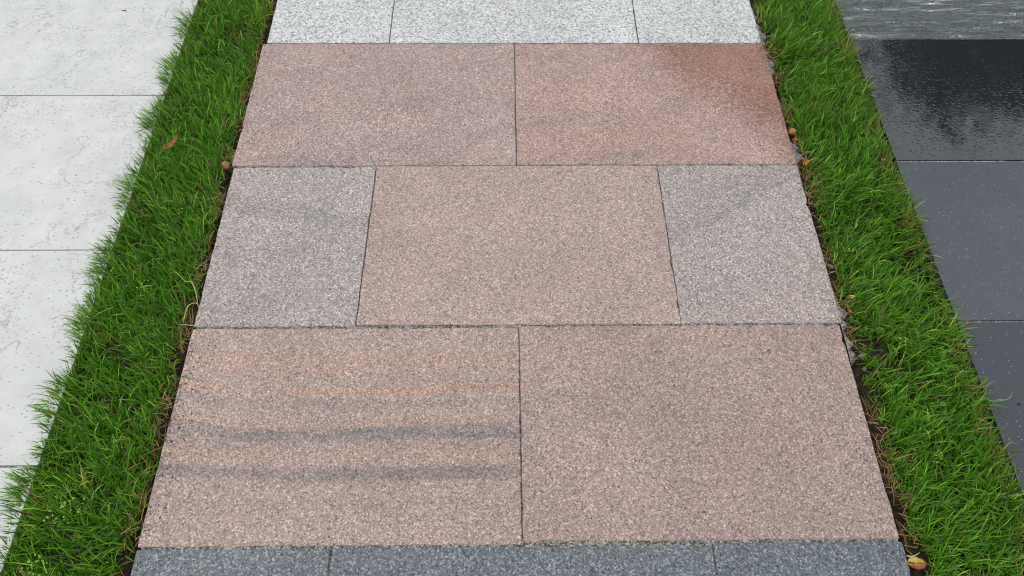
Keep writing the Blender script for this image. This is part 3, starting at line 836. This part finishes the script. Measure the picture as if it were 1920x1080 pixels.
leaf('leaf', 1717, 1056, .027, .021, m_yellow(), 'yellow leaf turning brown at the near right corner of the path', .05, .5, (.25, -.1), -.006, 3)
leaf('leaf', 484, 112, .020, .011, lf_red, 'reddish brown leaf scrap at the far left edge of the pink slab', .3, .6, (.1, .2), -.006, 7)
leaf('leaf', 1592, 583, .020, .010, lf_orange, 'small orange brown leaf scrap in the right grass beside the mauve slab', 2.0, .9, (.4, .1), -.004, 9)
leaf('leaf', 1597, 556, .013, .006, m_plain('yellow_scrap', (.5, .36, .03), (.75, .6, .1), 200), 'tiny yellow leaf scrap in the right grass strip', .1, .3, (.1, .1), .004, 4)
leaf('leaf', 312, 176, .014, .007, lf_red, 'tiny red brown leaf scrap where the left grass meets the pale tiles', 1.0, .6, (.1, .1), .006, 8)
leaf('leaf', 1655, 300, .014, .009, lf_brown, 'small withered brown leaf scrap in the right grass near the wet slab', .7, .7, (.1, .1), .006, 12)

# small litter on the stone
chip_m = m_plain('white_chip', (0.30, 0.32, 0.33), (0.66, 0.68, 0.68), 260)
p = at(628, 131); tag(lump('stone_chip', (p.x, p.y, .0008), (.0055, .004, .0016), chip_m, 3, sub=1), 'small whitish chip lying on the dull pink slab', 'stone')
p = at(1910, 758); tag(lump('pebble', (p.x, p.y, .0016), (.0034, .0028, .0022), m_plain('black_pebble', (.01, .01, .01), (.05, .05, .05), 200), 4, sub=1), 'tiny black pebble on the darkest slate grey slab', 'pebble')
leaf('bud_scale', 233, 20, .013, .0036, lf_brown, 'tiny brown bud scale on the far pale tile', -.15, .5, (0, 0), .0012, 3)['category'] = 'leaf'

def stem(name, pts, rad, colour_a, colour_b, label, seed=0, tip=True):
    """a single loose straw or stem following world points"""
    mt = m_plain(name + '_' + str(seed), colour_a, colour_b, 90, .55)
    n = 5; V = []; F = []
    P = [Vector(p) for p in pts]
    Q = []
    for i in range(len(P) - 1):                              # Catmull-Rom smoothing
        a, b, c, d = P[max(i - 1, 0)], P[i], P[i + 1], P[min(i + 2, len(P) - 1)]
        for k in range(6):
            t = k / 6; Q.append(.5 * ((2 * b) + (c - a) * t + (2 * a - 5 * b + 4 * c - d) * t * t + (3 * b - a - 3 * c + d) * t ** 3))
    Q.append(P[-1])
    for i, q in enumerate(Q):
        tg = (Q[min(i + 1, len(Q) - 1)] - Q[max(i - 1, 0)]).normalized(); s1 = tg.cross(Vector((0, 0, 1))).normalized(); s2 = s1.cross(tg)
        rr = rad * (1 - .75 * (i / (len(Q) - 1)) ** 2)
        for k in range(n): V.append(q + s1 * rr * math.cos(k * 6.283 / n) + s2 * rr * .4 * math.sin(k * 6.283 / n))
        if i: F += [((i - 1) * n + k, (i - 1) * n + (k + 1) % n, i * n + (k + 1) % n, i * n + k) for k in range(n)]
    o = mesh_obj(name, V, F, mt, smooth=True)
    return tag(o, label, 'grass stem')
def A(px, py, z): return at(px, py, z)
stem('straw', [A(1038, 1004, .001), A(1041, 1012, .003), A(1040, 1023, .001)], .0007, (.4, .28, .1), (.6, .45, .2), 'short yellow straw lying across the joint of the near slabs', 1)
stem('grass_stem', [A(345, 528, -.008), A(360, 530, .012), A(368, 552, .012), A(372, 575, .004), A(381, 586, .002)], .0013, (.22, .30, .08), (.45, .48, .20), 'pale bent grass stem hanging over the mauve grey slab', 2)
stem('grass_stem', [A(345, 598, -.008), A(352, 575, .003), A(365, 568, .006), A(375, 574, .003)], .0012, (.45, .42, .12), (.60, .55, .2), 'yellowish grass stem tip lying at the edge of the mauve grey slab', 3)
stem('grass_stem', [A(340, 608, -.004), A(358, 610, .003), A(384, 613, .002)], .0010, (.30, .38, .22), (.5, .55, .4), 'pale straight grass blade over the left end of the middle joint', 4)
stem('grass_stem', [A(1700, 1042, .0), A(1712, 1043, .001), A(1725, 1036, .004)], .0010, (.5, .45, .2), (.65, .58, .3), 'pale stem lying above the yellow leaf', 5)
stem('grass_stem', [A(1785, 175, -.012) + Vector((-.15, 0, 0)), A(1624, 158, .016), A(1640, 140, .022)], .0009, (.16, .25, .08), (.3, .38, .16), 'long pale grass stem leaning over the wet black slab', 6)
stem('grass_stem', [A(1845, 745, .0), A(1862, 752, .016), A(1890, 748, .02), A(1899, 735, .02)], .0010, (.12, .24, .05), (.2, .34, .1), 'long grass stem reaching over the darkest slab near the black pebble', 7)

# ------------------------------------------------------------------ the trees mirrored in the wet slab
bark = m_plain('bark', (0.06, 0.045, 0.035), (0.14, 0.11, 0.085), 12, .9)
tl = NT('tree_leaves')
lcol = tl.mix(tl.noise(3, 3), (0.030, 0.060, 0.012), (0.055, 0.095, 0.022))
leafm = tl.fin(lcol, .5, None, .3)
def tree(x, y, h, cr, seed, label, nleaf=16000, base=.28):
    r = np.random.default_rng(seed)
    root = bpy.data.objects.new('tree', None); C.objects.link(root); root.location = (x, y, -.06)
    tag(root, label, 'tree', 'trees mirrored in the wet slab')
    V, F = [], []
    def limb(a, b, ra, rb, segs=6, n=8):
        a = np.array(a, float); b = np.array(b, float); o0 = len(V); bow = r.normal(0, .05, 3) * np.linalg.norm(b - a)
        for i in range(segs + 1):
            t = i / segs; c = a + (b - a) * t + bow * math.sin(math.pi * t); rad = ra + (rb - ra) * t
            for k in range(n): V.append((c[0] + rad * math.cos(k * 6.283 / n), c[1] + rad * math.sin(k * 6.283 / n), c[2]))
            if i: F.extend([(o0 + (i - 1) * n + k, o0 + (i - 1) * n + (k + 1) % n, o0 + i * n + (k + 1) % n, o0 + i * n + k) for k in range(n)])
    limb((0, 0, 0), (0, 0, h * .93), .028 * h, .004 * h, 10)
    cl = []
    for k in range(46):
        t = r.uniform(base, .97); a = r.uniform(0, 6.28); prof = math.sin(math.pi * min(1, (t - base) / (1 - base) * .86 + .14)) ** .6
        rr = cr * prof * r.uniform(.55, 1.0); e = (rr * math.cos(a), rr * math.sin(a), h * t + r.uniform(-.3, .0))
        limb((0, 0, max(h * (t - .16), h * .15)), e, .009 * h * (1.1 - t), .002 * h, 4, 5)
        for q in (0.45, .7, 1.0): cl.append((e[0] * q, e[1] * q, h * (t - .16) + (e[2] - h * (t - .16)) * q, r.uniform(.22, .5)))
    mesh_obj('trunk', V, F, bark, root, smooth=True)
    cl = np.array(cl); k = r.integers(0, len(cl), nleaf)
    c = cl[k, :3] + r.normal(0, 1, (nleaf, 3)) * cl[k, 3:4] * .75
    a1 = r.normal(0, 1, (nleaf, 3)); a1 /= np.linalg.norm(a1, axis=1)[:, None]
    a2 = np.cross(a1, r.normal(0, 1, (nleaf, 3))); a2 /= np.linalg.norm(a2, axis=1)[:, None]
    s = r.uniform(.07, .15, (nleaf, 1))
    P = np.stack([c - a1 * s, c + a2 * s * .6, c + a1 * s, c - a2 * s * .6], 1).reshape(-1, 3)
    mesh_obj('crown', P, [(4 * i, 4 * i + 1, 4 * i + 2, 4 * i + 3) for i in range(nleaf)], leafm, root)
def mirror_dir(px, py):
    d = fw + (px - 960) / FPX * r2 - (py - 540) / FPX * u2
    return Vector((d.x, d.y, -d.z))
def tree_at(px, py_top, dist, cr, seed, label, **kw):
    d = mirror_dir(px, py_top); hd = math.hypot(d.x, d.y); s = dist / hd
    tree(CAM.x + d.x * s, CAM.y + d.y * s, -CAM.z + d.z * s - .15, cr, seed, label, **kw)
tree_at(1700, 225, 12.0, 1.55, 1, 'broad leafy tree beyond the paving, mirrored in the middle of the wet black slab', nleaf=8500)
tree_at(1836, 235, 12.6, .85, 2, 'slimmer leafy tree beyond the paving, mirrored toward the right of the wet black slab', nleaf=5000)
tree_at(1930, 160, 13.5, 1.2, 3, 'loose crowned tree beyond the paving, mirrored at the right end of the wet black slab', nleaf=5000)
